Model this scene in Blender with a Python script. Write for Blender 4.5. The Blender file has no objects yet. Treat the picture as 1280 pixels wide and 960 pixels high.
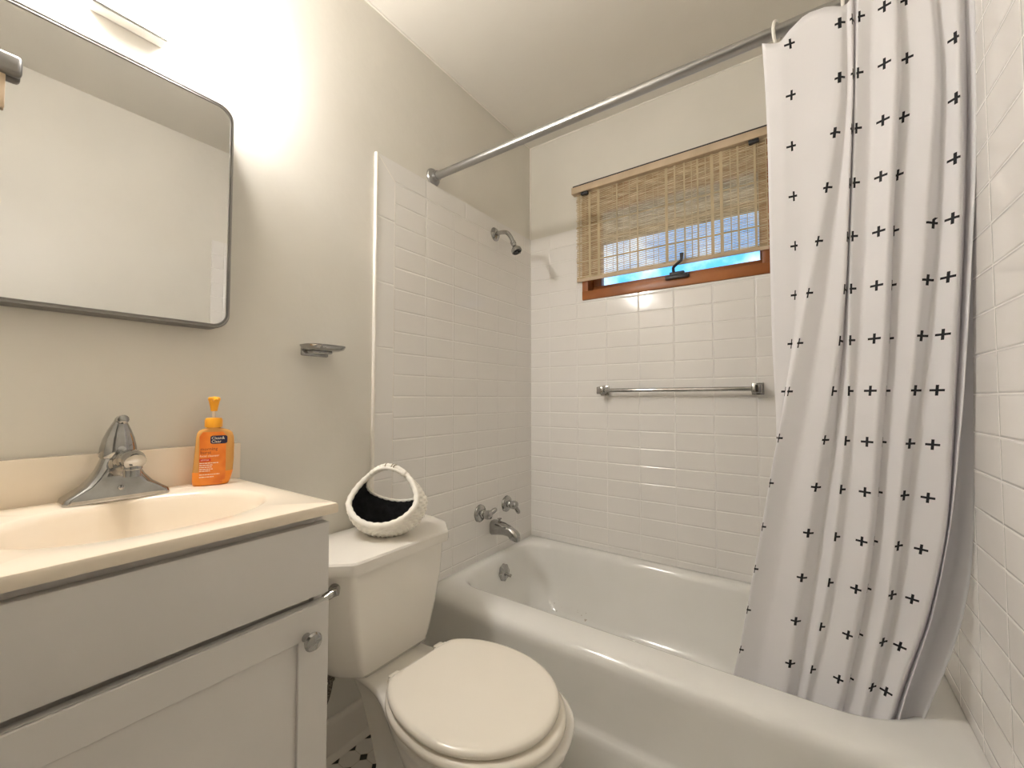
import bpy, bmesh, math, random
import numpy as np
from mathutils import Vector, Matrix

# ------------------------------------------------------------------ camera, world, exposure
S = bpy.context.scene
COL = S.collection
R = math.radians
cam_d = bpy.data.cameras.new('camera')
cam_d.sensor_width = 36.0
cam_d.lens = 523.7 * 36.0 / 1280.0
cam_d.clip_start = 0.01
cam = bpy.data.objects.new('camera', cam_d)
COL.objects.link(cam)
cam.location = (1.1894, -1.8689, 1.0729)
cam.rotation_euler = (math.pi / 2 + 0.0357, 0, 0.6111)
S.camera = cam

S.view_settings.view_transform = 'Standard'
S.view_settings.look = 'None'
S.view_settings.gamma = 1.0
S.view_settings.use_curve_mapping = False
S.view_settings.exposure = 0.0
S.cycles.max_bounces = 14
S.cycles.diffuse_bounces = 8
S.cycles.glossy_bounces = 6
S.cycles.transmission_bounces = 8
S.cycles.transparent_max_bounces = 16
S.cycles.sample_clamp_indirect = 8.0
S.cycles.use_denoising = True

LAMP_STRENGTH = 12.0        # frosted shade
BULB_STRENGTH = 680.0       # bulbs inside it
LAMP_COLOR = (1.0, 0.96, 0.92)
SKY_STRENGTH = 2.2

W = bpy.data.worlds.new('sky')
S.world = W
W.use_nodes = True
wn, wl = W.node_tree.nodes, W.node_tree.links
bg = wn['Background']
tc = wn.new('ShaderNodeTexCoord')
nz = wn.new('ShaderNodeTexNoise'); nz.inputs['Scale'].default_value = 7.0; nz.inputs['Detail'].default_value = 5.0
rp = wn.new('ShaderNodeValToRGB')
rp.color_ramp.elements[0].position = 0.44; rp.color_ramp.elements[0].color = (0.10, 0.42, 0.86, 1)
rp.color_ramp.elements[1].position = 0.60; rp.color_ramp.elements[1].color = (0.80, 0.88, 1.0, 1)
wl.new(tc.outputs['Generated'], nz.inputs['Vector'])
wl.new(nz.outputs['Fac'], rp.inputs['Fac'])
wl.new(rp.outputs['Color'], bg.inputs['Color'])
bg.inputs['Strength'].default_value = SKY_STRENGTH

# ------------------------------------------------------------------ helpers
def new_bm():
    return bmesh.new()

def obj(name, bm, mat, parent=None, angle=38, smooth=True):
    """link a bmesh (in world coordinates) as ONE mesh object, under parent if given"""
    bmesh.ops.recalc_face_normals(bm, faces=bm.faces[:])
    me = bpy.data.meshes.new(name)
    off = world_of(parent)
    if parent is not None:
        bmesh.ops.translate(bm, verts=bm.verts[:], vec=-off)
    bm.to_mesh(me); bm.free()
    if smooth:
        for p in me.polygons: p.use_smooth = True
        me.set_sharp_from_angle(angle=R(angle))
    me.materials.append(mat)
    o = bpy.data.objects.new(name, me)
    COL.objects.link(o)
    o.parent = parent
    return o

def world_of(o):
    v = Vector((0, 0, 0))
    while o is not None:
        v += o.location; o = o.parent
    return v

def tag(o, label, cat, group=None):
    o['label'] = label; o['category'] = cat
    if group: o['group'] = group
    return o

def thing(name, label, cat, loc, group=None):
    o = bpy.data.objects.new(name, None)
    COL.objects.link(o)
    o.location = loc
    o.empty_display_size = 0.05
    return tag(o, label, cat, group)

def struct(name, bm, mat, **k):
    o = obj(name, bm, mat, **k); o['kind'] = 'structure'
    return o

def box(bm, x0, x1, y0, y1, z0, z1, bev=0.0, seg=2):
    vs = [bm.verts.new((x, y, z)) for x in (x0, x1) for y in (y0, y1) for z in (z0, z1)]
    q = [(0,1,3,2), (4,6,7,5), (0,4,5,1), (2,3,7,6), (0,2,6,4), (1,5,7,3)]
    fs = [bm.faces.new([vs[i] for i in f]) for f in q]
    if bev > 0:
        es = list({e for f in fs for e in f.edges})
        bmesh.ops.bevel(bm, geom=es, offset=bev, segments=seg, profile=0.5, affect='EDGES')
    return bm

def loft(bm, rings, cap0=True, cap1=True, closed=True):
    vr = [[bm.verts.new(p) for p in r] for r in rings]
    n = len(vr[0])
    for a, b in zip(vr[:-1], vr[1:]):
        for i in range(n if closed else n - 1):
            j = (i + 1) % n
            bm.faces.new((a[i], a[j], b[j], b[i]))
    if cap0: bm.faces.new(vr[0][::-1])
    if cap1: bm.faces.new(vr[-1])
    return bm

def frame_for(d):
    d = Vector(d).normalized()
    a = Vector((0, 0, 1)) if abs(d.z) < 0.9 else Vector((1, 0, 0))
    u = d.cross(a).normalized()
    return d, u, d.cross(u).normalized()

def tube(bm, pts, r, n=16, cap=True, flat=1.0):
    pts = [Vector(p) for p in pts]
    rs = r if isinstance(r, (list, tuple)) else [r] * len(pts)
    rings = []; u = None
    for i, p in enumerate(pts):
        t = (pts[min(i + 1, len(pts) - 1)] - pts[max(i - 1, 0)]).normalized()
        if u is None:
            _, u, v = frame_for(t)
        else:
            u = (u - t * u.dot(t)).normalized(); v = t.cross(u)
        rings.append([p + rs[i] * (math.cos(a) * u + flat * math.sin(a) * v)
                      for a in [2 * math.pi * k / n for k in range(n)]])
    return loft(bm, rings, cap, cap)

def spline(pts, m=8):
    """Catmull-Rom through the points"""
    P = [Vector(p) for p in pts]; out = []
    for i in range(len(P) - 1):
        a, b, c, d = P[max(i - 1, 0)], P[i], P[i + 1], P[min(i + 2, len(P) - 1)]
        for k in range(m):
            t = k / m
            out.append(0.5 * ((2 * b) + (c - a) * t + (2 * a - 5 * b + 4 * c - d) * t * t
                              + (3 * b - a - 3 * c + d) * t ** 3))
    out.append(P[-1])
    return out

def lathe(bm, prof, origin, axis=(0, 0, 1), n=32, lobes=None):
    """profile of (radius, height along axis)"""
    d, u, v = frame_for(axis); o = Vector(origin)
    rings = []
    for r, h in prof:
        ring = []
        for k in range(n):
            a = 2 * math.pi * k / n
            rr = max(r, 1e-5) * (lobes(a) if lobes else 1.0)
            ring.append(o + d * h + rr * (math.cos(a) * u + math.sin(a) * v))
        rings.append(ring)
    return loft(bm, rings, True, True)

def prism(bm, poly, axis, a0, a1, bev=0.0):
    """extrude a 2-D polygon along axis 0/1/2 from a0 to a1"""
    def P(p, a):
        l = [p[0], p[1]]; l.insert(axis, a); return l
    f0 = [bm.verts.new(P(p, a0)) for p in poly]
    f1 = [bm.verts.new(P(p, a1)) for p in poly]
    n = len(poly)
    fs = [bm.faces.new(f0[::-1]), bm.faces.new(f1)]
    for i in range(n):
        fs.append(bm.faces.new((f0[i], f0[(i + 1) % n], f1[(i + 1) % n], f1[i])))
    if bev:
        es = list({e for f in fs for e in f.edges})
        bmesh.ops.bevel(bm, geom=es, offset=bev, segments=2, profile=0.5, affect='EDGES')
    return bm

def interp(x, xs, ys):
    return float(np.interp(x, xs, ys))

def rrect(cx, cy, hx, hy, r, z, n=24):
    """rounded rectangle ring, 4*n points"""
    r = min(r, hx - 1e-4, hy - 1e-4); out = []
    for q, (sx, sy) in enumerate(((1, 1), (-1, 1), (-1, -1), (1, -1))):
        for k in range(n):
            a = math.pi / 2 * (q + k / (n - 1))
            out.append((cx + sx * (hx - r) + r * math.cos(a), cy + sy * (hy - r) + r * math.sin(a), z))
    return out

# ------------------------------------------------------------------ materials
def mat(name, color, rough=0.5, metal=0.0, spec=0.5, **k):
    m = bpy.data.materials.new(name); m.use_nodes = True
    b = m.node_tree.nodes['Principled BSDF']
    b.inputs['Base Color'].default_value = (*color, 1)
    b.inputs['Roughness'].default_value = rough
    b.inputs['Metallic'].default_value = metal
    b.inputs['Specular IOR Level'].default_value = spec
    for kk, v in k.items(): b.inputs[kk.replace('_', ' ')].default_value = v
    return m

def nodes_of(m):
    return m.node_tree.nodes, m.node_tree.links, m.node_tree.nodes['Principled BSDF']

def mottle(m, c1, c2, scale=6.0, detail=6.0, lo=0.35, hi=0.65, bump=0.0, bscale=None, bdist=0.002):
    """procedural two-tone mottling and a small bump"""
    n, l, b = nodes_of(m)
    t = n.new('ShaderNodeTexCoord')
    z = n.new('ShaderNodeTexNoise'); z.inputs['Scale'].default_value = scale; z.inputs['Detail'].default_value = detail
    r = n.new('ShaderNodeValToRGB')
    r.color_ramp.elements[0].position = lo; r.color_ramp.elements[0].color = (*c1, 1)
    r.color_ramp.elements[1].position = hi; r.color_ramp.elements[1].color = (*c2, 1)
    l.new(t.outputs['Object'], z.inputs['Vector']); l.new(z.outputs['Fac'], r.inputs['Fac'])
    l.new(r.outputs['Color'], b.inputs['Base Color'])
    if bump:
        z2 = n.new('ShaderNodeTexNoise'); z2.inputs['Scale'].default_value = bscale or scale * 4; z2.inputs['Detail'].default_value = 3
        bp = n.new('ShaderNodeBump'); bp.inputs['Strength'].default_value = bump; bp.inputs['Distance'].default_value = bdist
        l.new(t.outputs['Object'], z2.inputs['Vector']); l.new(z2.outputs['Fac'], bp.inputs['Height'])
        l.new(bp.outputs['Normal'], b.inputs['Normal'])
    return m

def math_node(n, l, op, a, b=None, c=None):
    x = n.new('ShaderNodeMath'); x.operation = op
    for i, v in enumerate((a, b, c)):
        if v is None: continue
        if isinstance(v, (int, float)): x.inputs[i].default_value = v
        else: l.new(v, x.inputs[i])
    return x.outputs[0]

def tile_mat(name, ax, h0, hstep, z0, zstep, color, grout, rough=0.12, gw=0.0012, row_shift=None):
    """glazed tiles: grout lines at h0 + k*hstep along ax (0 = x, 1 = y) and z0 + k*zstep"""
    m = mat(name, color, rough)
    n, l, b = nodes_of(m)
    t = n.new('ShaderNodeTexCoord'); s = n.new('ShaderNodeSeparateXYZ')
    l.new(t.outputs['Object'], s.inputs[0])
    def dist(src, o, step):
        f = math_node(n, l, 'FRACT', math_node(n, l, 'DIVIDE', math_node(n, l, 'SUBTRACT', src, o - 40 * step), step))
        f = math_node(n, l, 'MINIMUM', f, math_node(n, l, 'SUBTRACT', 1.0, f))
        return math_node(n, l, 'MULTIPLY', f, step)
    ds = []
    if hstep: ds.append(dist(s.outputs[ax], h0, hstep))
    if zstep: ds.append(dist(s.outputs[2], z0, zstep))
    d = ds[0] if len(ds) == 1 else math_node(n, l, 'MINIMUM', ds[0], ds[1])
    g = n.new('ShaderNodeMapRange'); g.inputs[1].default_value = gw * 0.6; g.inputs[2].default_value = gw * 1.4
    l.new(d, g.inputs[0])
    mx = n.new('ShaderNodeMix'); mx.data_type = 'RGBA'
    mx.inputs[6].default_value = (*grout, 1); mx.inputs[7].default_value = (*color, 1)
    l.new(g.outputs[0], mx.inputs[0]); l.new(mx.outputs[2], b.inputs['Base Color'])
    rr = n.new('ShaderNodeMapRange'); rr.inputs[3].default_value = 0.6; rr.inputs[4].default_value = rough
    l.new(g.outputs[0], rr.inputs[0]); l.new(rr.outputs[0], b.inputs['Roughness'])
    h = n.new('ShaderNodeMapRange'); h.interpolation_type = 'SMOOTHSTEP'
    h.inputs[1].default_value = 0.0; h.inputs[2].default_value = 0.0048
    l.new(d, h.inputs[0])
    nz = n.new('ShaderNodeTexNoise'); nz.inputs['Scale'].default_value = 9.0; nz.inputs['Detail'].default_value = 1.0
    l.new(t.outputs['Object'], nz.inputs['Vector'])
    hh = math_node(n, l, 'ADD', h.outputs[0], math_node(n, l, 'MULTIPLY', nz.outputs['Fac'], 0.6))
    bp = n.new('ShaderNodeBump'); bp.inputs['Strength'].default_value = 0.7; bp.inputs['Distance'].default_value = 0.0022
    l.new(hh, bp.inputs['Height']); l.new(bp.outputs['Normal'], b.inputs['Normal'])
    return m

M = {}
M['paint'] = mottle(mat('painted_plaster', (.74, .70, .62), .42), (.695, .67, .61), (.73, .705, .645), 3.0, 4, bump=.32, bscale=16, bdist=.004)
M['ceiling'] = mottle(mat('ceiling_paint', (.72, .68, .61), .7), (.70, .67, .605), (.735, .705, .64), 2.0, 5, bump=.3, bscale=20, bdist=.003)
M['caulk'] = mat('white_caulk', (.84, .80, .74), .5)
TILE = (.815, .795, .77); GROUT = (.845, .828, .805)
M['tile_back'] = tile_mat('wall_tile_back', 0, 0.1236, 0.1524, 1.844, 0.0762, TILE, GROUT)
M['tile_left'] = tile_mat('wall_tile_left', 1, -0.908, 0.1524, 1.844, 0.0762, TILE, GROUT)
M['tile_left_top'] = tile_mat('wall_tile_left_top', 1, -0.757, 0.2286, 1.844, 0.0762, TILE, GROUT)
M['tile_border'] = tile_mat('wall_tile_border', 2, 1.699, 0.2250, 1.699, 0.2250, TILE, GROUT)
M['tile_right'] = tile_mat('wall_tile_right', 1, -0.774, 0.1524, 1.844, 0.0762, TILE, GROUT)
M['trim'] = mat('white_trim_paint', (.78, .74, .68), .35)
M['cabinet'] = mottle(mat('cabinet_paint', (.80, .78, .75), .38), (.70, .68, .655), (.72, .70, .675), 5)
M['cabinet_in'] = mat('cabinet_shadow_gap', (.50, .46, .41), .6)
M['marble'] = mottle(mat('cultured_marble', (.86, .76, .62), .16), (.85, .745, .605), (.87, .775, .645), 8, 6)
M['porcelain'] = mat('porcelain', (.83, .80, .745), .09, Coat_Weight=0.3, Coat_Roughness=0.03)
M['enamel'] = mottle(mat('tub_enamel', (.80, .78, .74), .13), (.78, .775, .745), (.805, .80, .775), 5, 5)
def speckled(m, c, rad, dark):
    n, l, b = nodes_of(m)
    src = b.inputs['Base Color'].links[0].from_socket
    t = n.new('ShaderNodeTexCoord'); z = n.new('ShaderNodeTexNoise'); z.inputs['Scale'].default_value = 75; z.inputs['Detail'].default_value = 2
    w_ = n.new('ShaderNodeVectorMath'); w_.operation = 'DISTANCE'; w_.inputs[1].default_value = c
    l.new(t.outputs['Object'], z.inputs['Vector']); l.new(t.outputs['Object'], w_.inputs[0])
    f = math_node(n, l, 'MULTIPLY', math_node(n, l, 'LESS_THAN', w_.outputs['Value'], rad), math_node(n, l, 'GREATER_THAN', z.outputs['Fac'], .67))
    mx = n.new('ShaderNodeMix'); mx.data_type = 'RGBA'; mx.inputs[7].default_value = (*dark, 1)
    l.new(f, mx.inputs[0]); l.new(src, mx.inputs[6]); l.new(mx.outputs[2], b.inputs['Base Color'])
for c_, r_ in (((.13, -.08, .134), .035), ((.21, -.10, .085), .045), ((.34, -.09, .065), .055)):
    speckled(M['enamel'], (c_[0] - 1.475 / 2, c_[1] + .38, c_[2]), r_, (.50, .46, .40))
M['seat'] = mottle(mat('seat_plastic', (.84, .79, .70), .22), (.83, .78, .69), (.85, .80, .715), 4, 4)
M['chrome'] = mottle(mat('chrome', (.40, .395, .385), .07, 1.0), (.35, .345, .335), (.46, .455, .445), 30, 4)
M['steel'] = mat('brushed_rod_steel', (.43, .425, .42), .30, 1.0)
M['frame_metal'] = mat('mirror_frame_metal', (.24, .23, .22), .35, 1.0)
M['mirror'] = mat('mirror_glass', (.70, .70, .69), .015, 1.0)
M['black'] = mat('black_metal', (.02, .02, .022), .4)
M['black_cloth'] = mottle(mat('black_lining', (.012, .012, .014), .95), (.003, .003, .004), (.012, .012, .014), 60, 4, bump=.6, bscale=150)
M['wicker'] = mat('white_wicker', (.90, .865, .79), .6)
M['ring'] = mat('curtain_ring_plastic', (.85, .82, .76), .35)
M['wood'] = mottle(mat('window_wood', (.33, .11, .03), .35), (.22, .065, .016), (.42, .15, .04), 3, 8)
M['valance'] = mottle(mat('valance_wood', (.55, .43, .30), .6), (.50, .385, .26), (.60, .47, .33), 12, 5)
M['hose'] = mottle(mat('braided_hose', (.12, .10, .085), .4, .8), (.07, .06, .05), (.25, .22, .19), 220, 2)
M['glow'] = mat('lamp_glass', (.95, .93, .9), .3)
M['glow'].node_tree.nodes['Principled BSDF'].inputs['Emission Color'].default_value = (*LAMP_COLOR, 1)
M['glow'].node_tree.nodes['Principled BSDF'].inputs['Emission Strength'].default_value = LAMP_STRENGTH
gn, gl, gb = nodes_of(M['glow'])
gt = gn.new('ShaderNodeBsdfTransparent'); gm = gn.new('ShaderNodeMixShader'); gm.inputs[0].default_value = .5
gl.new(gt.outputs[0], gm.inputs[1]); gl.new(gb.outputs[0], gm.inputs[2]); gl.new(gm.outputs[0], gn['Material Output'].inputs['Surface'])
M['bulb'] = mat('lamp_bulb', (.95, .93, .9), .3)
M['bulb'].node_tree.nodes['Principled BSDF'].inputs['Emission Color'].default_value = (*LAMP_COLOR, 1)
M['bulb'].node_tree.nodes['Principled BSDF'].inputs['Emission Strength'].default_value = BULB_STRENGTH
M['dark_void'] = mat('eave_boards', (.30, .22, .14), .9)

# window glass: clear pane with a fresnel reflection
def glass_mat():
    m = bpy.data.materials.new('window_glass'); m.use_nodes = True
    n, l = m.node_tree.nodes, m.node_tree.links
    out = n['Material Output']; n.remove(n['Principled BSDF'])
    a = n.new('ShaderNodeBsdfTransparent'); a.inputs[0].default_value = (.94, .97, .97, 1)
    g = n.new('ShaderNodeBsdfGlossy'); g.inputs['Roughness'].default_value = 0.01
    f = n.new('ShaderNodeFresnel'); f.inputs[0].default_value = 1.45
    x = n.new('ShaderNodeMixShader')
    l.new(f.outputs[0], x.inputs[0]); l.new(a.outputs[0], x.inputs[1]); l.new(g.outputs[0], x.inputs[2])
    l.new(x.outputs[0], out.inputs['Surface'])
    return m
M['glass'] = glass_mat()
M['added_hall_floor'] = mottle(mat('added_hall_boards', (.20, .12, .07), .4), (.15, .085, .045), (.25, .15, .085), 5, 6)

# bamboo slats: colour varies slat by slat and along bands
def bamboo_mat():
    m = mat('bamboo_slats', (.55, .43, .26), .6)
    n, l, b = nodes_of(m)
    t = n.new('ShaderNodeTexCoord'); mp = n.new('ShaderNodeMapping')
    mp.inputs['Scale'].default_value = (14.0, 1.0, 170.0)
    z = n.new('ShaderNodeTexNoise'); z.inputs['Scale'].default_value = 1.0; z.inputs['Detail'].default_value = 2.0
    r = n.new('ShaderNodeValToRGB')
    r.color_ramp.elements[0].position = .33; r.color_ramp.elements[0].color = (.36, .255, .13, 1)
    r.color_ramp.elements[1].position = .68; r.color_ramp.elements[1].color = (.74, .62, .42, 1)
    l.new(t.outputs['Object'], mp.inputs[0]); l.new(mp.outputs[0], z.inputs['Vector'])
    l.new(z.outputs['Fac'], r.inputs['Fac']); l.new(r.outputs['Color'], b.inputs['Base Color'])
    b.inputs['Transmission Weight'].default_value = 0.0
    return m
M['bamboo'] = bamboo_mat()
M['thread'] = mat('warp_thread', (.54, .43, .27), .8)

# floor: white octagons with black square dots
def floor_mat(p=0.0567, x0=0.025, y0=-1.12):
    m = mat('octagon_dot_tile', (.8, .78, .74), .3)
    n, l, b = nodes_of(m)
    t = n.new('ShaderNodeTexCoord'); s = n.new('ShaderNodeSeparateXYZ'); l.new(t.outputs['Object'], s.inputs[0])
    def cen(src, o):
        f = math_node(n, l, 'FRACT', math_node(n, l, 'DIVIDE', math_node(n, l, 'SUBTRACT', src, o - 60.5 * p), p))
        return math_node(n, l, 'ABSOLUTE', math_node(n, l, 'SUBTRACT', f, .5))
    ax, ay = cen(s.outputs[0], x0), cen(s.outputs[1], y0)
    sm = math_node(n, l, 'ADD', ax, ay)
    dot = math_node(n, l, 'LESS_THAN', sm, .25)
    ring = math_node(n, l, 'LESS_THAN', math_node(n, l, 'ABSOLUTE', math_node(n, l, 'SUBTRACT', sm, .275)), .028)
    edge = math_node(n, l, 'MULTIPLY', math_node(n, l, 'LESS_THAN', math_node(n, l, 'MINIMUM', ax, ay), .02),
                     math_node(n, l, 'GREATER_THAN', sm, .25))
    gr = math_node(n, l, 'MAXIMUM', ring, edge)
    m1 = n.new('ShaderNodeMix'); m1.data_type = 'RGBA'
    m1.inputs[6].default_value = (.80, .77, .72, 1); m1.inputs[7].default_value = (.62, .58, .52, 1); l.new(gr, m1.inputs[0])
    m2 = n.new('ShaderNodeMix'); m2.data_type = 'RGBA'
    m2.inputs[7].default_value = (.012, .012, .012, 1); l.new(m1.outputs[2], m2.inputs[6]); l.new(dot, m2.inputs[0])
    l.new(m2.outputs[2], b.inputs['Base Color'])
    return m
M['floor'] = floor_mat()

# curtain fabric with printed plus signs, laid out in the fabric's own UV
def curtain_mat():
    m = mat('curtain_fabric', (.875, .865, .885), .75)
    n, l, b = nodes_of(m)
    uv = n.new('ShaderNodeUVMap'); uv.uv_map = 'UVMap'
    s = n.new('ShaderNodeSeparateXYZ'); l.new(uv.outputs[0], s.inputs[0])
    def cen(src):
        f = math_node(n, l, 'FRACT', math_node(n, l, 'ADD', src, 60.5))
        return math_node(n, l, 'ABSOLUTE', math_node(n, l, 'SUBTRACT', f, .5))
    a, c = cen(s.outputs[0]), cen(s.outputs[1])
    arm, th = .098, .021
    h = math_node(n, l, 'MULTIPLY', math_node(n, l, 'LESS_THAN', a, arm), math_node(n, l, 'LESS_THAN', c, th))
    v = math_node(n, l, 'MULTIPLY', math_node(n, l, 'LESS_THAN', a, th), math_node(n, l, 'LESS_THAN', c, arm))
    pl = math_node(n, l, 'MAXIMUM', h, v)
    mx = n.new('ShaderNodeMix'); mx.data_type = 'RGBA'
    mx.inputs[6].default_value = (.875, .865, .885, 1); mx.inputs[7].default_value = (.01, .01, .014, 1)
    l.new(pl, mx.inputs[0]); l.new(mx.outputs[2], b.inputs['Base Color'])
    t = n.new('ShaderNodeTexCoord'); z = n.new('ShaderNodeTexNoise'); z.inputs['Scale'].default_value = 9; z.inputs['Detail'].default_value = 2
    z.inputs['Distortion'].default_value = .6
    l.new(t.outputs['Object'], z.inputs['Vector'])
    bp = n.new('ShaderNodeBump'); bp.inputs['Strength'].default_value = .35; bp.inputs['Distance'].default_value = .012
    l.new(z.outputs['Fac'], bp.inputs['Height']); l.new(bp.outputs['Normal'], b.inputs['Normal'])
    out = n['Material Output']
    tr = n.new('ShaderNodeBsdfTranslucent'); l.new(mx.outputs[2], tr.inputs[0])
    ms = n.new('ShaderNodeMixShader'); ms.inputs[0].default_value = .22
    l.new(b.outputs[0], ms.inputs[1]); l.new(tr.outputs[0], ms.inputs[2]); l.new(ms.outputs[0], out.inputs['Surface'])
    return m
M['curtain'] = curtain_mat()
M['liner'] = mat('liner_vinyl', (.70, .70, .735), .4, Transmission_Weight=0.0)

# ------------------------------------------------------------------ room shell
WR, ZC, YF = 1.475, 2.42, -2.08         # right wall, ceiling height, wall behind the camera
WX0, WX1, WZ0, WZ1 = 0.306, 1.094, 1.554, 2.085   # window opening in the back wall
TZ = 1.916                               # top of the tiling

struct('floor', box(new_bm(), 0, WR, YF, 0, -.1, 0), M['floor'], smooth=False)
struct('ceiling', box(new_bm(), -.12, WR + .12, YF - .12, .14, ZC, ZC + .1), M['ceiling'], smooth=False)
struct('wall_left', box(new_bm(), -.12, 0, YF, 0, 0, ZC), M['paint'], smooth=False)
struct('wall_right', box(new_bm(), WR, WR + .12, YF, 0, 0, ZC), M['paint'], smooth=False)
bm = new_bm()
box(bm, -.12, WX0, 0, .14, 0, ZC); box(bm, WX1, WR + .12, 0, .14, 0, ZC)
box(bm, WX0, WX1, 0, .14, 0, WZ0); box(bm, WX0, WX1, 0, .14, WZ1, ZC)
struct('wall_back', bm, M['paint'], smooth=False)
DX0, DX1 = 0.62, 1.36
bm = new_bm()
box(bm, -.12, DX0, YF - .12, YF, 0, ZC); box(bm, DX1, WR + .12, YF - .12, YF, 0, ZC); box(bm, DX0, DX1, YF - .12, YF, 2.03, ZC)
struct('wall_front', bm, M['paint'], smooth=False)
# tiling, laid proud of the walls
TT = .008
bm = new_bm(); Y1 = -TT
box(bm, TT, WX0, -TT, 0, .36, TZ); box(bm, WX1, WR - TT, -TT, 0, .36, TZ); box(bm, WX0, WX1, -TT, 0, .36, WZ0 - .002)
struct('trim_1', bm, M['tile_back'], smooth=False)
struct('trim_2', box(new_bm(), 0, TT, -.908, 0, 0, 1.844), M['tile_left'], smooth=False)
struct('trim_3', prism(new_bm(), [(-.908, 1.844), (0, 1.844), (0, TZ), (-.984, TZ)], 0, 0, TT), M['tile_left_top'], smooth=False)
bm = prism(new_bm(), [(-.990, 0), (-.908, 0), (-.908, 1.844), (-.984, TZ)], 0, 0, TT)
struct('trim_4', bm, M['tile_border'], smooth=False)
# rounded white outer edge of the border tiles and the mitre joint
bm = new_bm(); tube(bm, [(.004, -.9895, 0), (.004, -.984, TZ)], .0062, 12)
tube(bm, [(.0065, -.984, TZ), (.0065, -.908, 1.844)], .0022, 8)
tube(bm, [(.0065, -.908, 0.3), (.0065, -.908, 1.844)], .0020, 8)
struct('trim_5', bm, M['caulk'])
struct('trim_6', box(new_bm(), WR - TT, WR, -.984, 0, .30, TZ), M['tile_right'], smooth=False)
# bead of white caulk where walls, ceiling and tub meet
bm = new_bm()
tube(bm, [(.002, YF, ZC - .002), (.002, -.002, ZC - .002)], .0035, 8)
tube(bm, [(.002, -.002, ZC - .002), (WR, -.002, ZC - .002)], .0028, 8)
tube(bm, [(.002, -.002, TZ), (.002, -.002, ZC)], .003, 8)
struct('trim_7', bm, M['caulk'])
# baseboards
def skirting(y0, y1):
    return prism(new_bm(), [(0, 0), (.014, 0), (.014, .098), (.010, .112), (.005, .116), (0, .116)], 1, y0, y1)
bm = new_bm()
prism(bm, [(0, 0), (.014, 0), (.014, .098), (.010, .112), (.005, .116), (0, .116)], 1, -1.43, -.991)
prism(bm, [(.014, 0), (.026, 0), (.024, .008), (.019, .014), (.014, .016)], 1, -1.43, -.991)
struct('baseboard_left', bm, M['trim'])
bm = new_bm()
prism(bm, [(WR, 0), (WR - .014, 0), (WR - .014, .098), (WR - .010, .112), (WR, .116)], 1, YF, -.99)
struct('baseboard_right', bm, M['trim'])
# open doorway and unlit hall behind the camera, added to darken the chrome reflections
d = bpy.data.objects.new('door_1', None); COL.objects.link(d); d.location = (DX0, YF, 0); d['kind'] = 'structure'
bm = new_bm(); box(bm, DX0 - .038, DX0 - .003, YF - .12 - .74, YF - .122, .006, 2.026, .002)
obj('door_leaf', bm, M['trim'], d)
bm = new_bm()
box(bm, DX0 - .055, DX0, YF, YF + .014, 0, 2.03, .003); box(bm, DX1, DX1 + .055, YF, YF + .014, 0, 2.03, .003)
box(bm, DX0 - .055, DX1 + .055, YF, YF + .014, 2.03, 2.09, .003)
obj('door_casing', bm, M['trim'], d)
HY = YF - 1.25
struct('floor_added_hall', box(new_bm(), -.3, 2.1, HY, YF, -.1, -.001), M['added_hall_floor'], smooth=False)
bm = new_bm(); box(bm, -.3, 2.1, HY - .1, HY, 0, ZC); box(bm, -.4, -.3, HY - .1, YF - .12, 0, ZC); box(bm, 2.1, 2.2, HY - .1, YF - .12, 0, ZC)
box(bm, -.3, -.12, YF - .12, YF - .02, 0, ZC); box(bm, WR + .12, 2.1, YF - .12, YF - .02, 0, ZC)
struct('wall_added_hall', bm, M['paint'], smooth=False)
struct('ceiling_added_hall', box(new_bm(), -.4, 2.2, HY - .1, YF - .12, ZC, ZC + .1), M['ceiling'], smooth=False)

# ------------------------------------------------------------------ window
w = thing('window_1', '', '', (WX0, 0, WZ0)); w['kind'] = 'structure'
for k in ('label', 'category'): del w[k]
bm = new_bm()
F = .042
box(bm, WX0, WX1, -.012, .13, WZ0, WZ0 + F, .002); box(bm, WX0, WX1, -.004, .13, WZ1 - F, WZ1, .002)
box(bm, WX0, WX0 + .030, -.010, .13, WZ0 + F, WZ1 - F, .002); box(bm, WX1 - .030, WX1, -.010, .13, WZ0 + F, WZ1 - F, .002)
obj('window_frame', bm, M['wood'], w)
bm = new_bm()
a0, a1, b0, b1 = WX0 + .03, WX1 - .03, WZ0 + F, WZ1 - F
box(bm, a0, a1, .045, .085, b0, b0 + .030, .003); box(bm, a0, a1, .045, .085, b1 - .05, b1, .003)
box(bm, a0, a0 + .045, .045, .085, b0 + .03, b1 - .05, .003); box(bm, a1 - .012, a1, .045, .085, b0 + .03, b1 - .05, .003)
obj('window_sash', bm, M['wood'], w)
obj('window_pane', box(new_bm(), a0 + .04, a1 - .008, .062, .066, b0 + .026, b1 - .046), M['glass'], w, smooth=False)
# black crank of the awning window
bm = new_bm(); cx = .752
box(bm, cx - .048, cx + .048, -.034, -.012, WZ0 + .030, WZ0 + .046, .004)
box(bm, cx - .030, cx + .030, -.030, -.006, WZ0 + .044, WZ0 + .060, .004)
tube(bm, spline([(cx - .012, -.024, WZ0 + .055), (cx - .012, -.032, WZ0 + .075), (cx + .002, -.040, WZ0 + .086), (cx + .026, -.046, WZ0 + .100)], 6), .0062, 10)
tube(bm, [(cx + .024, -.046, WZ0 + .098), (cx + .026, -.048, WZ0 + .128)], [.0055, .008], 12)
obj('window_crank', bm, M['black'], w)
# eave overhead outside, which shades the upper pane
bm = new_bm(); box(bm, -.6, 2.1, .14, .85, 2.20, 2.24); box(bm, -.6, 2.1, .83, .86, 2.14, 2.32)
o = struct('roof_eave', bm, M['dark_void'], smooth=False)
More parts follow.
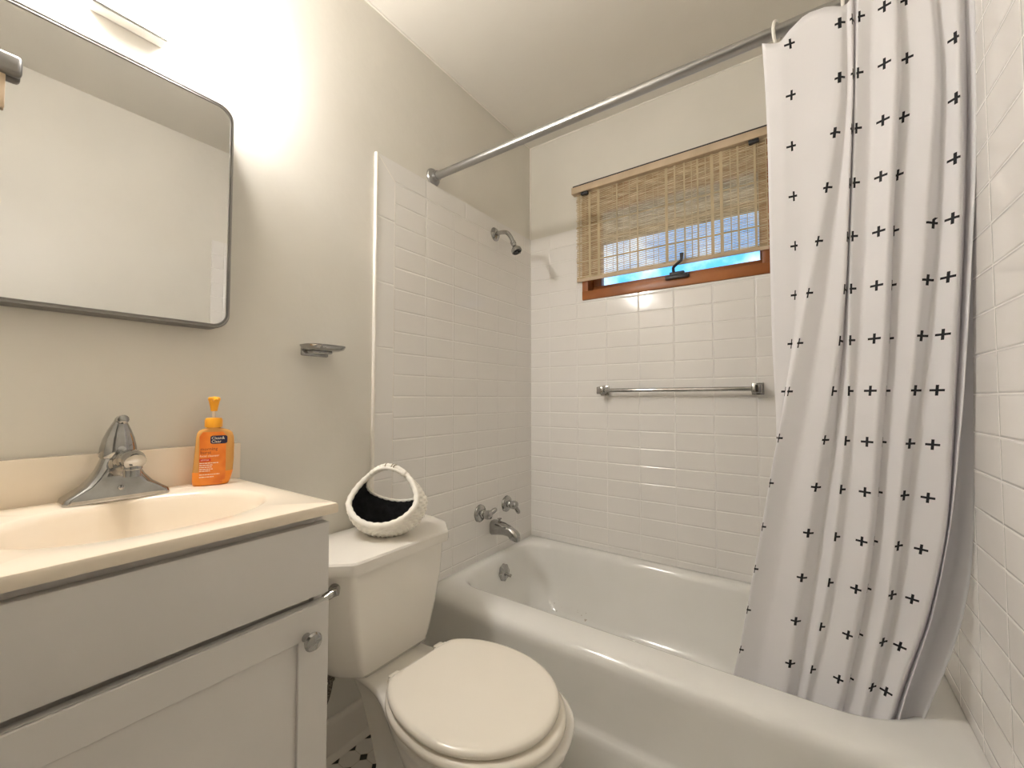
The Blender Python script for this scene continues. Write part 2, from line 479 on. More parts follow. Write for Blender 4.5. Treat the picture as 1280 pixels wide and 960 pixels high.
# ------------------------------------------------------------------ bathtub
t = thing('bathtub', 'white enamelled bathtub along the back wall, below the window', 'bathtub', (WR / 2, -.38, 0))
X0, X1, TY0, TY1, TR = .0085, WR - .0085, -.760, -.0085, .370
N = 24
def basin_ring(xl, xr, yf, yb, rl, rr, z):
    out = []
    for q, (sx, sy) in enumerate(((1, 1), (-1, 1), (-1, -1), (1, -1))):
        r = rr if sx > 0 else rl
        cxx = (xr - r) if sx > 0 else (xl + r); cyy = (yb - r) if sy > 0 else (yf + r)
        for k in range(N):
            a = math.pi / 2 * (q + k / (N - 1))
            out.append((cxx + r * math.cos(a), cyy + r * math.sin(a), z))
    return out
yc = (TY0 + .005 + TY1) / 2
rings = [basin_ring(X0, X1, -.735, TY1, .012, .012, TR - .004),
         basin_ring(X0 + .006, X1 - .006, -.722, TY1 - .004, .014, .014, TR),
         basin_ring(.050, 1.432, -.652, -.040, .115, .20, TR),
         basin_ring(.056, 1.424, -.643, -.047, .112, .20, TR - .003),
         basin_ring(.062, 1.414, -.634, -.056, .110, .20, TR - .012),
         basin_ring(.068, 1.400, -.626, -.063, .108, .20, TR - .030),
         basin_ring(.085, 1.33, -.606, -.078, .105, .20, .26),
         basin_ring(.105, 1.24, -.588, -.095, .105, .19, .15),
         basin_ring(.125, 1.19, -.565, -.115, .105, .18, .09),
         basin_ring(.165, 1.13, -.530, -.150, .10, .16, .060),
         basin_ring(.25, 1.03, -.46, -.22, .08, .12, .050)]
obj('basin', loft(new_bm(), rings, False, True), M['enamel'], t, angle=60)
prof = [(-.735, TR - .004), (-.744, TR - .0075), (-.752, TR - .015), (-.757, TR - .025), (-.7585, TR - .038), (-.757, TR - .055),
        (-.752, TR - .085), (-.749, TR - .12), (-.744, .20), (-.742, .155), (-.744, .143), (-.750, .134), (-.754, .126), (-.755, .110), (-.756, .002), (-.70, .002), (-.70, .34)]
obj('apron', prism(new_bm(), prof, 0, X0, X1), M['enamel'], t, angle=50)
ov = obj('overflow_plate', lathe(new_bm(), [(.036, 0), (.036, .004), (.030, .009), (.012, .011), (0, .011)], (.0775, -.345, .305), (1, 0, .12), 32,
         lambda a: 1 + .05 * math.cos(8 * a)), M['chrome'], t)
obj('trip_lever', tube(new_bm(), [(.083, -.345, .303), (.100, -.337, .296), (.108, -.332, .291)], [.006, .0055, .007], 12), M['chrome'], ov)
obj('drain', lathe(new_bm(), [(.034, 0), (.034, .003), (.026, .004), (.024, .001), (0, .001)], (.30, -.34, .0495)), M['chrome'], t)

# ------------------------------------------------------------------ shower curtain rod, rings, curtain
ROD_Y, ROD_Z0, ROD_Z1 = -.717, 1.947, 1.944
t = thing('curtain_rod', 'long grey steel shower rod spanning the tub just under the ceiling', 'curtain rod', (0, ROD_Y, ROD_Z0))
obj('rod', tube(new_bm(), [(.006, ROD_Y, ROD_Z0), (WR - .008, ROD_Y, ROD_Z1)], .0145, 24), M['steel'], t)
fl = [(.034, 0), (.034, .003), (.031, .008), (.022, .011), (.018, .013), (.019, .028), (.015, .029)]
obj('flange', lathe(new_bm(), fl, (0.0005, ROD_Y, ROD_Z0), (1, 0, 0)), M['steel'], t)
obj('flange', lathe(new_bm(), fl, (WR - TT - .0005, ROD_Y, ROD_Z1), (-1, 0, 0)), M['steel'], t)

# plan positions (x, y) of the fold lines at the heights CUR_Z
CUR_Z= [1.94, 1.85, 1.75, 1.65, 1.5, 1.35, 1.2, 1.05, 0.9, 0.8, 0.7, 0.6, 0.5, 0.42, 0.34, 0.26]
CUR={
'A': [(1.1216,-0.744),(1.1252,-0.7345),(1.1273,-0.724),(1.1271,-0.7135),(1.1261,-0.6977),(1.125,-0.682),(1.125,-0.6662),(1.1293,-0.6504),(1.1277,-0.6347),(1.1157,-0.6242),(1.0966,-0.6136),(1.0767,-0.6031),(1.0566,-0.5926),(1.0407,-0.5842),(1.0249,-0.58),(1.01,-0.58)],
'A2': [(1.1737,-0.7448),(1.1792,-0.7356),(1.1742,-0.7254),(1.1749,-0.7152),(1.1775,-0.6995),(1.1775,-0.6838),(1.1652,-0.668),(1.1432,-0.6522),(1.1273,-0.6365),(1.1111,-0.626),(1.0926,-0.6154),(1.0733,-0.6049),(1.0532,-0.5944),(1.0372,-0.586),(1.0213,-0.5818),(1.0064,-0.5818)],
'B': [(1.2675,-0.7481),(1.2674,-0.7402),(1.2643,-0.7314),(1.2529,-0.7226),(1.2303,-0.7076),(1.203,-0.6919),(1.1753,-0.6761),(1.1447,-0.6603),(1.115,-0.6446),(1.0986,-0.6341),(1.0816,-0.6235),(1.0639,-0.613),(1.0468,-0.6025),(1.0337,-0.5941),(1.0162,-0.5899),(1.0024,-0.5899)],
'B2': [(1.2801,-0.7417),(1.2788,-0.7315),(1.2773,-0.72),(1.2702,-0.7086),(1.254,-0.6923),(1.2364,-0.6766),(1.2157,-0.6608),(1.1913,-0.645),(1.1643,-0.6293),(1.1469,-0.6188),(1.1308,-0.6082),(1.1147,-0.5977),(1.0983,-0.5872),(1.0859,-0.5788),(1.0741,-0.5746),(1.0616,-0.5746)],
'C': [(1.2864,-0.747),(1.2867,-0.7387),(1.2861,-0.7294),(1.2818,-0.7201),(1.275,-0.7049),(1.2673,-0.6892),(1.2545,-0.6734),(1.234,-0.6576),(1.21,-0.6419),(1.1946,-0.6314),(1.1809,-0.6208),(1.1679,-0.6103),(1.1549,-0.5998),(1.1453,-0.5914),(1.135,-0.5872),(1.1245,-0.5872)],
'Cv': [(1.2913,-0.7355),(1.2916,-0.7229),(1.2895,-0.7089),(1.286,-0.6949),(1.2799,-0.6773),(1.2729,-0.6616),(1.2624,-0.6458),(1.2503,-0.63),(1.2328,-0.6143),(1.2203,-0.6038),(1.2083,-0.5932),(1.1944,-0.5827),(1.178,-0.5722),(1.1675,-0.5638),(1.1565,-0.5596),(1.145,-0.5596)],
'D': [(1.2985,-0.7451),(1.2952,-0.7361),(1.2914,-0.726),(1.2875,-0.716),(1.281,-0.7004),(1.2747,-0.6847),(1.2712,-0.6689),(1.2669,-0.6531),(1.2543,-0.6374),(1.2436,-0.6269),(1.2331,-0.6163),(1.2196,-0.6058),(1.2027,-0.5953),(1.1883,-0.5869),(1.1737,-0.5827),(1.1587,-0.5827)],
'E': [(1.3222,-0.7402),(1.3205,-0.7294),(1.3179,-0.7173),(1.3149,-0.7053),(1.3083,-0.6887),(1.3003,-0.673),(1.2919,-0.6572),(1.2786,-0.6414),(1.2681,-0.6257),(1.26,-0.6152),(1.2491,-0.6046),(1.2341,-0.5941),(1.2178,-0.5836),(1.2034,-0.5752),(1.1885,-0.571),(1.1716,-0.571)],
'F': [(1.3572,-0.7496),(1.3569,-0.7423),(1.3568,-0.7341),(1.3526,-0.7259),(1.3445,-0.7112),(1.3383,-0.6955),(1.3313,-0.6797),(1.3198,-0.6639),(1.3103,-0.6482),(1.3042,-0.6377),(1.2942,-0.6271),(1.2806,-0.6166),(1.265,-0.6061),(1.2518,-0.5977),(1.237,-0.5935),(1.2204,-0.5935)],
'G': [(1.3635,-0.7384),(1.3645,-0.7268),(1.3652,-0.714),(1.3601,-0.7012),(1.3521,-0.6842),(1.347,-0.6685),(1.3413,-0.6527),(1.3319,-0.6369),(1.3214,-0.6212),(1.3145,-0.6107),(1.3049,-0.6001),(1.2921,-0.5896),(1.2771,-0.5791),(1.264,-0.5707),(1.2496,-0.5665),(1.233,-0.5665)],
'G2': [(1.3902,-0.7425),(1.3902,-0.7325),(1.3904,-0.7214),(1.3822,-0.7102),(1.3673,-0.6941),(1.3606,-0.6784),(1.3539,-0.6626),(1.3438,-0.6468),(1.3336,-0.6311),(1.3268,-0.6206),(1.3173,-0.61),(1.3055,-0.5995),(1.2901,-0.589),(1.2766,-0.5806),(1.2617,-0.5764),(1.2453,-0.5764)],
'H': [(1.4076,-0.7481),(1.4075,-0.7402),(1.4141,-0.7314),(1.4128,-0.7226),(1.4016,-0.7076),(1.3935,-0.6919),(1.3821,-0.6761),(1.3683,-0.6603),(1.3562,-0.6446),(1.3478,-0.6341),(1.3379,-0.6235),(1.3271,-0.613),(1.3103,-0.6025),(1.296,-0.5941),(1.2807,-0.5899),(1.2644,-0.5899)],
'I': [(1.4172,-0.7387),(1.4181,-0.7273),(1.4247,-0.7147),(1.4242,-0.702),(1.421,-0.6851),(1.4138,-0.6694),(1.4016,-0.6536),(1.3859,-0.6378),(1.3723,-0.6221),(1.3619,-0.6116),(1.3519,-0.601),(1.3422,-0.5905),(1.3257,-0.58),(1.311,-0.5716),(1.2955,-0.5674),(1.2793,-0.5674)],
'J': [(1.4458,-0.7496),(1.4449,-0.7423),(1.4461,-0.7341),(1.4464,-0.7259),(1.446,-0.7112),(1.4425,-0.6955),(1.4367,-0.6797),(1.4316,-0.6639),(1.4266,-0.6482),(1.4207,-0.6377),(1.4064,-0.6271),(1.389,-0.6166),(1.3638,-0.6061),(1.3435,-0.5977),(1.3253,-0.5935),(1.3061,-0.5935)],
'K': [(1.4571,-0.7365),(1.4574,-0.7243),(1.46,-0.7107),(1.4621,-0.6971),(1.46,-0.6797),(1.4556,-0.664),(1.4497,-0.6482),(1.4428,-0.6324),(1.4366,-0.6167),(1.4307,-0.6062),(1.4178,-0.5956),(1.4016,-0.5851),(1.3775,-0.5746),(1.3578,-0.5662),(1.3405,-0.562),(1.3229,-0.562)],
'L': [(1.467,-0.7496),(1.467,-0.7423),(1.467,-0.7341),(1.467,-0.7259),(1.4658,-0.7112),(1.46,-0.6955),(1.4539,-0.6797),(1.4465,-0.6639),(1.4357,-0.6482),(1.4269,-0.6377),(1.4137,-0.6271),(1.3983,-0.6166),(1.3751,-0.6061),(1.3567,-0.5977),(1.3402,-0.5935),(1.3228,-0.5935)],
'M0': [(1.3968,-0.7231),(1.3974,-0.706),(1.398,-0.6869),(1.3986,-0.6678),(1.3981,-0.6477),(1.3969,-0.632),(1.3935,-0.6162),(1.3849,-0.6004),(1.3764,-0.5847),(1.3707,-0.5742),(1.3644,-0.5636),(1.3509,-0.5531),(1.3375,-0.5426),(1.3267,-0.5342),(1.3156,-0.53),(1.3046,-0.53)],
'M1': [(1.4612,-0.7273),(1.4622,-0.7117),(1.4622,-0.6943),(1.4622,-0.6769),(1.4601,-0.6577),(1.4563,-0.642),(1.4529,-0.6262),(1.4508,-0.6104),(1.4483,-0.5947),(1.4455,-0.5842),(1.4372,-0.5736),(1.4239,-0.5631),(1.4015,-0.5526),(1.3791,-0.5442),(1.3608,-0.54),(1.3427,-0.54)],
'M2': [(1.469,-0.7398),(1.469,-0.7288),(1.469,-0.7166),(1.469,-0.7044),(1.469,-0.6877),(1.469,-0.672),(1.469,-0.6562),(1.469,-0.6404),(1.4682,-0.6247),(1.4659,-0.6142),(1.4611,-0.6036),(1.448,-0.5931),(1.4257,-0.5826),(1.4033,-0.5742),(1.3812,-0.57),(1.3577,-0.57)],
}

names = ['A', 'A2', 'B', 'B2', 'C', 'Cv', 'D', 'E', 'F', 'G', 'G2', 'H', 'I', 'J', 'K', 'L']
ZA = np.array(CUR_Z[::-1])
def at(k, z):
    p = np.array(CUR[k])[::-1]
    return np.array([np.interp(z, ZA, p[:, 0]), np.interp(z, ZA, p[:, 1])])
# fabric column printed on each strip: (column, heights, fraction across the strip)
PRINT = {('A', 'A2'): (1, [0], [1.0]), ('A2', 'B'): (1, [0], [0.0]), ('B', 'B2'): (2, [0], [0.0]),
         ('B2', 'C'): (3, [.8, .95, 1.1], [1.0, 1.05, 1.6]), ('C', 'Cv'): (3, [0], [0.02]),
         ('D', 'E'): (4, [0, 1.1, 1.3, 2], [.05, .12, .12, .12]), ('E', 'F'): (5, [.6, 1.0, 1.4, 1.7], [.8, .62, .56, .52]),
         ('G', 'G2'): (6, [1.2, 1.45, 1.6, 1.75], [-.1, .05, .3, .36]),
         ('H', 'I'): (7, [.9, 1.2, 1.32, 1.44, 1.5], [.42, .38, .45, .62, 4.0]),
         ('I', 'J'): (8, [.6, 1.1, 1.3, 1.45, 1.7], [.5, .52, .60, .70, .80])}
PITCH, ROW0 = .1135, 1.545
def ztop(x):
    return interp(x, [1.117, 1.135, 1.157, 1.175, 1.207, 1.246, 1.27, 1.30, 1.34, 1.37, 1.41, 1.44, 1.47],
                  [1.915, 1.905, 1.896, 1.915, 1.937, 1.932, 1.918, 1.935, 1.942, 1.930, 1.940, 1.930, 1.938])
def cloth(name, keys, parent, m, zbot, prints, seg=7, rows=90, thick=.0012):
    bm = new_bm(); uvl = bm.loops.layers.uv.new('UVMap')
    grid = []
    for r in range(rows + 1):
        tt = r / rows
        zz = 1.93 - (1.93 - zbot) * tt
        P = [at(k, zz) for k in keys]
        row = []
        for i in range(len(keys) - 1):
            for s in range(seg):
                f = s / seg
                row.append(P[i] * (1 - f) + P[i + 1] * f)
        row.append(P[-1])
        row = np.array(row)
        for _ in range(1):
            sm = row.copy(); sm[1:-1] = .25 * row[:-2] + .5 * row[1:-1] + .25 * row[2:]; row = sm
        grid.append(row)
    grid = np.array(grid)
    for _ in range(3):                       # relax along the height
        g = grid.copy(); g[1:-1] = .25 * grid[:-2] + .5 * grid[1:-1] + .25 * grid[2:]; grid = g
    V = []; Zs = []
    for r in range(rows + 1):
        vr = []; zr = []
        for c in range(grid.shape[1]):
            x, y = grid[r, c]
            zt = ztop(x) if r < 200 else 1.93
            zt = ztop(grid[0, c, 0])
            z = zt - (zt - zbot) * (r / rows)
            vr.append(bm.verts.new((x, y, z))); zr.append(z)
        V.append(vr); Zs.append(zr)
    for r in range(rows):
        for c in range(grid.shape[1] - 1):
            i = c // seg; key = (keys[i], keys[i + 1])
            f = bm.faces.new((V[r][c], V[r + 1][c], V[r + 1][c + 1], V[r][c + 1]))
            for lp, (rr, cc) in zip(f.loops, ((r, c), (r + 1, c), (r + 1, c + 1), (r, c + 1))):
                z = Zs[rr][cc]; fr = (cc - i * seg) / seg
                if prints and key in prints:
                    colm, hz, ff = prints[key]
                    dx = abs(at(keys[i + 1], z)[0] - at(keys[i], z)[0]) + .004
                    if key == ('A2', 'B'): u = 1 + fr
                    elif key == ('H', 'I'): u = colm + (fr - interp(z, hz, ff)) * dx * .75 / PITCH
                    else: u = colm + (fr - interp(z, hz, ff)) * dx / PITCH
                else: u = .5
                lp[uvl].uv = (u, (z - ROW0) / PITCH)
    o = obj(name, bm, m, parent, angle=180)
    md = o.modifiers.new('thickness', 'SOLIDIFY'); md.thickness = thick; md.offset = 0
    return o
t = thing('shower_curtain', 'white fabric shower curtain with small black plus signs gathered at the right of the tub', 'shower curtain', (1.30, -.72, 1.93))
cloth('curtain_panel', names, t, M['curtain'], .27, PRINT)
cloth('liner', ['M0', 'M1', 'M2'], t, M['liner'], .29, None)

def ring_at(x, dy, label, group=None):
    zc = ROD_Z0 - .012; bm = new_bm()
    pts = [(x + dy * .012 * math.sin(a), ROD_Y + .021 * math.sin(a) - .004, zc + .031 * math.cos(a)) for a in [2 * math.pi * k / 28 for k in range(28)]]
    P = [Vector(p) for p in pts]; rings = []
    for i, p in enumerate(P):
        tg = (P[(i + 1) % 28] - P[i - 1]).normalized(); u = Vector((1, 0, 0)); u = (u - tg * u.dot(tg)).normalized(); v = tg.cross(u)
        rings.append([p + .0034 * (math.cos(b) * u + math.sin(b) * v) for b in [2 * math.pi * k / 10 for k in range(10)]])
    loft(bm, rings + [rings[0]], False, False)
    bmesh.ops.remove_doubles(bm, verts=bm.verts[:], dist=1e-6)
    return tag(obj('curtain_ring', bm, M['ring']), label, 'curtain ring', group)
ring_at(1.152, .6, 'cream plastic curtain ring at the free left edge of the curtain', 'rings on the shower rod')
for x in (1.275, 1.325, 1.365, 1.400, 1.432):
    ring_at(x, .2, 'cream plastic curtain ring bunched above the curtain folds at the right end of the rod', 'rings on the shower rod')

# ------------------------------------------------------------------ toilet
CY = -1.067
t = thing('toilet', 'low white toilet with closed lid between the vanity and the bathtub', 'toilet', (.40, CY, 0))
def oct_ring(f, hf, c, hc, b, hb, back, z, n=6):
    """tank outline: front face half width hf at x=f, chamfer to hc at x=c, side to hb at x=b, back at x=back; corners rounded"""
    P = [(back, hb), (b, hb), (c, hc), (f, hf)]
    poly = [(x, CY + y) for x, y in P] + [(x, CY - y) for x, y in P[::-1]]
    out = []; m = len(poly)
    for i in range(m):
        p = Vector(poly[i]); a = Vector(poly[i - 1]); d = Vector(poly[(i + 1) % m])
        ra = min(.014, .45 * (a - p).length); rd = min(.014, .45 * (d - p).length)
        s, e = p + (a - p).normalized() * ra, p + (d - p).normalized() * rd
        for k in range(n):
            q = k / (n - 1)
            v = (1 - q) ** 2 * s + 2 * q * (1 - q) * p + q * q * e
            out.append((v.x, v.y, z))
    return out
tank = loft(new_bm(), [
    oct_ring(.212, .088, .155, .122, .10, .134, .05, .3345),
    oct_ring(.225, .100, .165, .140, .11, .152, .040, .338),
    oct_ring(.236, .110, .172, .152, .11, .166, .034, .352),
    oct_ring(.240, .118, .176, .163, .11, .178, .030, .380),
    oct_ring(.246, .138, .181, .188, .11, .205, .026, .460),
    oct_ring(.251, .152, .186, .206, .11, .226, .024, .540),
    oct_ring(.255, .158, .190, .213, .11, .234, .024, .640)])
obj('tank', tank, M['porcelain'], t, angle=30)
lid = loft(new_bm(), [
    oct_ring(.262, .160, .196, .217, .11, .239, .018, .632),
    oct_ring(.271, .164, .203, .224, .11, .247, .012, .634),
    oct_ring(.273, .165, .205, .226, .11, .249, .010, .640),
    oct_ring(.272, .165, .204, .225, .11, .248, .010, .656),
    oct_ring(.272, .1648, .204, .225, .11, .248, .010, .661),
    oct_ring(.269, .163, .2015, .2225, .11, .2455, .012, .6665),
    oct_ring(.262, .160, .196, .217, .11, .240, .016, .6685)])
obj('tank_lid', lid, M['porcelain'], t, angle=28)
BX = [.085, .19, .27, .33, .40, .48, .55, .62, .68, .73, .752, .760]
BW = [.095, .098, .104, .125, .160, .181, .186, .178, .152, .108, .060, .0]
def egg(x0, x1, ws, z, n=40, xs=BX, wsx=BW):
    """symmetric outline: the rim profile scaled in length to x0..x1 and in width by ws"""
    up = []
    for k in range(n + 1):
        q = k / n; q = .5 - .5 * math.cos(math.pi * q)
        x = xs[0] + (xs[-1] - xs[0]) * q
        up.append((x0 + (x1 - x0) * q, interp(x, xs, wsx) * ws))
    for _ in range(2):
        ys = [p[1] for p in up]
        up = [(p[0], p[1] if i in (0, n) else .25 * ys[i - 1] + .5 * ys[i] + .25 * ys[i + 1]) for i, p in enumerate(up)]
    ring = [(x, CY + y, z) for x, y in up] + [(x, CY - y, z) for x, y in up[::-1]]
    return ring
def body(z, xs, ws):
    '''cross-section from (x, half width) points'''
    return egg(xs[0], xs[-1], 1.0, z, xs=xs, wsx=ws)
bowl = loft(new_bm(), [
    body(0.0,  [.215, .26, .40, .50, .58, .62, .640], [.095, .104, .112, .112, .095, .06, 0]),
    body(.014, [.215, .26, .40, .50, .58, .62, .640], [.093, .102, .110, .110, .093, .06, 0]),
    body(.032, [.228, .27, .40, .50, .57, .60, .622], [.074, .082, .095, .095, .082, .055, 0]),
    body(.090, [.222, .27, .38, .48, .56, .60, .625], [.058, .062, .078, .090, .085, .060, 0]),
    body(.150, [.195, .25, .36, .46, .56, .62, .650], [.056, .060, .076, .104, .108, .078, 0]),
    body(.200, [.175, .25, .35, .45, .56, .64, .685], [.058, .062, .082, .130, .140, .100, 0]),
    body(.250, [.155, .25, .34, .44, .56, .67, .722], [.062, .066, .092, .155, .165, .115, 0]),
    body(.290, [.130, .25, .34, .42, .55, .69, .745], [.068, .072, .104, .162, .180, .120, 0]),
    body(.308, [.110, .25, .33, .41, .55, .70, .754], [.080, .086, .116, .164, .184, .124, 0]),
    egg(.09, .760, 1.0, .318), egg(.086, .762, 1.01, .328), egg(.086, .760, 1.0, .3335), egg(.094, .752, .97, .3375)])
obj('bowl', bowl, M['porcelain'], t, angle=55)
def seat_ring(z, dx=0., cx=.532, hw=.178, rf=.199, rb=.233, back=.335, n=72):
    out = []
    for k in range(n):
        a = 2 * math.pi * k / n; c, s = math.cos(a), math.sin(a)
        e = 2.0 if c > 0 else 2.2
        rx = (rf if c > 0 else rb) + dx
        x = rx * math.copysign(abs(c) ** (2 / e), c); y = (hw + dx) * math.copysign(abs(s) ** (2 / e), s)
        x = max(cx + x, back - dx * .3)
        out.append((x, CY + y, z))
    return out
tilt = Matrix.Rotation(R(-2.5), 4, 'Z')
def turned(bm):
    bmesh.ops.rotate(bm, verts=bm.verts[:], cent=(.36, CY, 0), matrix=tilt.to_3x3()); return bm
obj('seat', turned(loft(new_bm(), [seat_ring(.3395, -.01, rf=.212), seat_ring(.340, .0, rf=.212), seat_ring(.347, .007, rf=.212), seat_ring(.358, .006, rf=.212), seat_ring(.3635, -.004, rf=.212)])), M['seat'], t, angle=60)
obj('seat_lid', turned(loft(new_bm(), [seat_ring(.367, -.012), seat_ring(.3675, -.002), seat_ring(.371, .002), seat_ring(.378, .002), seat_ring(.3832, -.002), seat_ring(.3855, -.010), seat_ring(.3865, -.03)])), M['seat'], t, angle=60)
for s in (-1, 1):
    bm = new_bm(); box(bm, .308, .336, CY + s * .078 - .016, CY + s * .078 + .016, .338, .374, .005)
    tube(bm, [(.324, CY + s * .078 - .022, .364), (.324, CY + s * .078 + .022, .364)], .0085, 12)
    obj('hinge', bm, M['seat'], t)
bm = new_bm()
lathe(bm, [(.014, 0), (.014, .004), (.010, .009), (.009, .018)], (.219, CY - .187, .600), (.70, -.71, 0))
fp = Vector((.234, CY - .203, .600))
tube(bm, spline([fp + Vector((.010, .012, .004)), fp, fp + Vector((-.004, -.028, -.010)), fp + Vector((-.012, -.058, -.018))], 6), [.009] + [.0150] * 8 + [.0135] * 6 + [.010] * 3 + [.005], 16, flat=.7)
obj('flush_handle', bm, M['chrome'], t)
bm = new_bm()
tube(bm, spline([(.115, -1.195, .330), (.112, -1.196, .29), (.100, -1.204, .24), (.075, -1.225, .195), (.05, -1.25, .17)], 8), .0068, 12)
tube(bm, [(.115, -1.195, .333), (.114, -1.195, .308)], .011, 8)
tag(obj('supply_hose', bm, M['hose']), 'dark braided water hose hanging below the toilet tank', 'hose')
v = thing('shutoff_valve', 'chrome shutoff valve on the wall at the end of the toilet hose', 'valve', (.001, -1.25, .17))
bm = new_bm(); lathe(bm, [(.022, 0), (.020, .004), (.009, .006), (.009, .045), (.013, .047), (.013, .062), (0, .063)], (.001, -1.25, .170), (1, 0, 0))
obj('valve_body', bm, M['chrome'], v)
obj('valve_handle', lathe(new_bm(), [(.005, 0), (.005, .012), (.016, .013), (.016, .020), (0, .021)], (.055, -1.25, .158), (0, 0, -1), 24, lambda a: 1 + .12 * math.cos(6 * a)), M['chrome'], v)

# ------------------------------------------------------------------ basket on the tank lid
BC = Vector((.152, -1.041, .7680)); BZ = .6693
yaw_b = R(-62)                                  # opening faces out into the room
t = thing('basket', 'white woven basket with black lining and arched handle on the toilet tank', 'basket', (BC.x, BC.y, BZ))
RX, RY, RZ = .100, .116, .102                   # towards the opening, across, up
fw = Vector((math.cos(yaw_b), math.sin(yaw_b), 0)); sd = Vector((-fw.y, fw.x, 0)); upv = Vector((0, 0, 1))
def bpt(a, b, c, k=1.0):
    """basket space: a forward, b sideways, c up (units of the half axes)"""
    z = c * RZ * k
    z = max(z, BZ + .001 - BC.z) if k >= 1 else max(z, BZ + .006 - BC.z)
    e = 1.0 - (.37 if c > 0 else .06) * c
    a *= e; b *= e
    return BC + fw * (a * RX * k) + sd * (b * RY * k) + upv * z
# two openings: planes cutting the shell in front and behind the handle
N1 = Vector((.80, .06, .60)).normalized(); D1 = .40
N2 = Vector((-.72, 0, .69)).normalized(); D2 = .53
def shell(k, wig=0.0):
    bm = new_bm(); nu, nv = 220, 150; g = []
    for j in range(nv + 1):
        th = math.pi * j / nv; row = []
        for i in range(nu):
            ph = 2 * math.pi * i / nu
            d = Vector((math.sin(th) * math.cos(ph), math.sin(th) * math.sin(ph), math.cos(th)))
            f = 1.0
            if wig:                              # woven strands: rows of horizontal wraps offset on every other stake
                rowz = math.floor(th / math.pi * 28)
                f += wig * (abs(math.sin(th / math.pi * 28 * math.pi)) - .5) + wig * .7 * math.sin(ph * 22 + math.pi * rowz)
            row.append((d, bm.verts.new(bpt(d.x * f, d.y * f, d.z * f, k))))
        g.append(row)
    for j in range(nv):
        for i in range(nu):
            q = [g[j][i], g[j + 1][i], g[j + 1][(i + 1) % nu], g[j][(i + 1) % nu]]
            c = sum((p[0] for p in q), Vector()) / 4
            if c.dot(N1) > D1 or c.dot(N2) > D2: continue
            vs = [p[1] for p in q]
            if j == 0 or j == nv - 1:
                vs = [vs[0], vs[1], vs[2]] if j == 0 else [vs[0], vs[1], vs[3]]
            bm.faces.new(vs)
    loose = [v for v in bm.verts if not v.link_faces]
    bmesh.ops.delete(bm, geom=loose, context='VERTS')
    return bm
obj('woven_shell', shell(1.0, .032), M['wicker'], t, angle=180)
obj('lining', shell(.945), M['black_cloth'], t, angle=180)
def cut_circle(Nn, D, other_n, other_d, n=120):
    u = Nn.cross(Vector((0, 1, 0))).normalized(); v = Nn.cross(u)
    r = math.sqrt(1 - D * D)
    return [Nn * D + r * (math.cos(a) * u + math.sin(a) * v) for a in [2 * math.pi * k / n for k in range(n)]]
def closed_tube(bm, pts, r, n=10, rib=0.0):
    m = len(pts); rings = []
    for i in range(m):
        tg = (pts[(i + 1) % m] - pts[i - 1]).normalized(); out = (pts[i] - BC).normalized()
        u = (out - tg * out.dot(tg)).normalized(); v = tg.cross(u)
        rr = r * (1 + rib * math.sin(i * math.pi / 2))
        rings.append([pts[i] + rr * (math.cos(b) * u + math.sin(b) * v) for b in [2 * math.pi * k / n for k in range(n)]])
    loft(bm, rings + [rings[0]], False, False); bmesh.ops.remove_doubles(bm, verts=bm.verts[:], dist=1e-6)
    return bm
obj('front_rim', closed_tube(new_bm(), [bpt(*(p * .985)) for p in cut_circle(N1, D1, N2, D2)], .0085, 10, .10), M['wicker'], t, angle=180)
obj('back_rim', closed_tube(new_bm(), [bpt(*(p * .985)) for p in cut_circle(N2, D2, N1, D1)], .0050, 10, .10), M['wicker'], t, angle=180)
# wrapping tape on the handle
top_pts = []
for k in range(41):
    b = -.80 + 1.6 * k / 40
    best = None
    for q in range(181):
        a = math.pi * (q / 180 - .5); c = math.sqrt(max(0, 1 - b * b))
        d = Vector((c * math.sin(a), b, c * math.cos(a)))
        s = abs((d.dot(N1) - D1) - (d.dot(N2) - D2))
        if best is None or s < best[0]: best = (s, d)
    top_pts.append(best[1])
def wrap(i0, i1, name, r0, m):
    pts = [bpt(*(p * .99)) for p in top_pts[i0:i1]]
    return obj(name, tube(new_bm(), pts, [r0 * (1 + .12 * math.sin(k * 2.1)) for k in range(len(pts))], 12, True, .8), m, t, angle=180)
wrap(4, 37, 'handle', .0115, M['wicker'])
M['twine'] = mat('handle_twine', (.30, .25, .17), .8)
for i0 in (18, 24, 26): wrap(i0, i0 + 2, 'handle_binding', .0126, M['twine'])

# ------------------------------------------------------------------ vanity
VY0, VY1, VT = -1.862, -1.400, .877              # left end, right end, top height
CYV = (VY0 + VY1) / 2
t = thing('vanity_cabinet', 'white vanity cabinet with one flat drawer front and one panelled door under the cream sink', 'cabinet', (.22, CYV, 0))
bm = new_bm(); a, b = VY0 + .012, VY1 - .014
box(bm, .003, .430, a, a + .016, .001, .8555, .001); box(bm, .003, .430, b - .016, b, .001, .8555, .001)
box(bm, .003, .012, a + .016, b - .016, .09, .8555); box(bm, .012, .43, a + .016, b - .016, .09, .106); box(bm, .36, .37, a + .016, b - .016, .001, .09)
box(bm, .414, .430, a + .016, b - .016, .835, .8555); box(bm, .400, .414, a + .016, b - .016, .690, .725)
obj('body', bm, M['cabinet'], t)
obj('drawer_front', box(new_bm(), .4305, .450, VY0 + .012, VY1 - .012, .7125, .843, .0025), M['cabinet'], t)
dr = obj('door', None or box(new_bm(), .4305, .4450, VY0 + .012, VY1 - .012, .105, .699, .002), M['cabinet'], t)
bm = new_bm(); y0, y1 = VY0 + .012, VY1 - .012; s = .056
def yz_rect(x, i): return [(x, y0 + i, .105 + i), (x, y1 - i, .105 + i), (x, y1 - i, .699 - i), (x, y0 + i, .699 - i)]
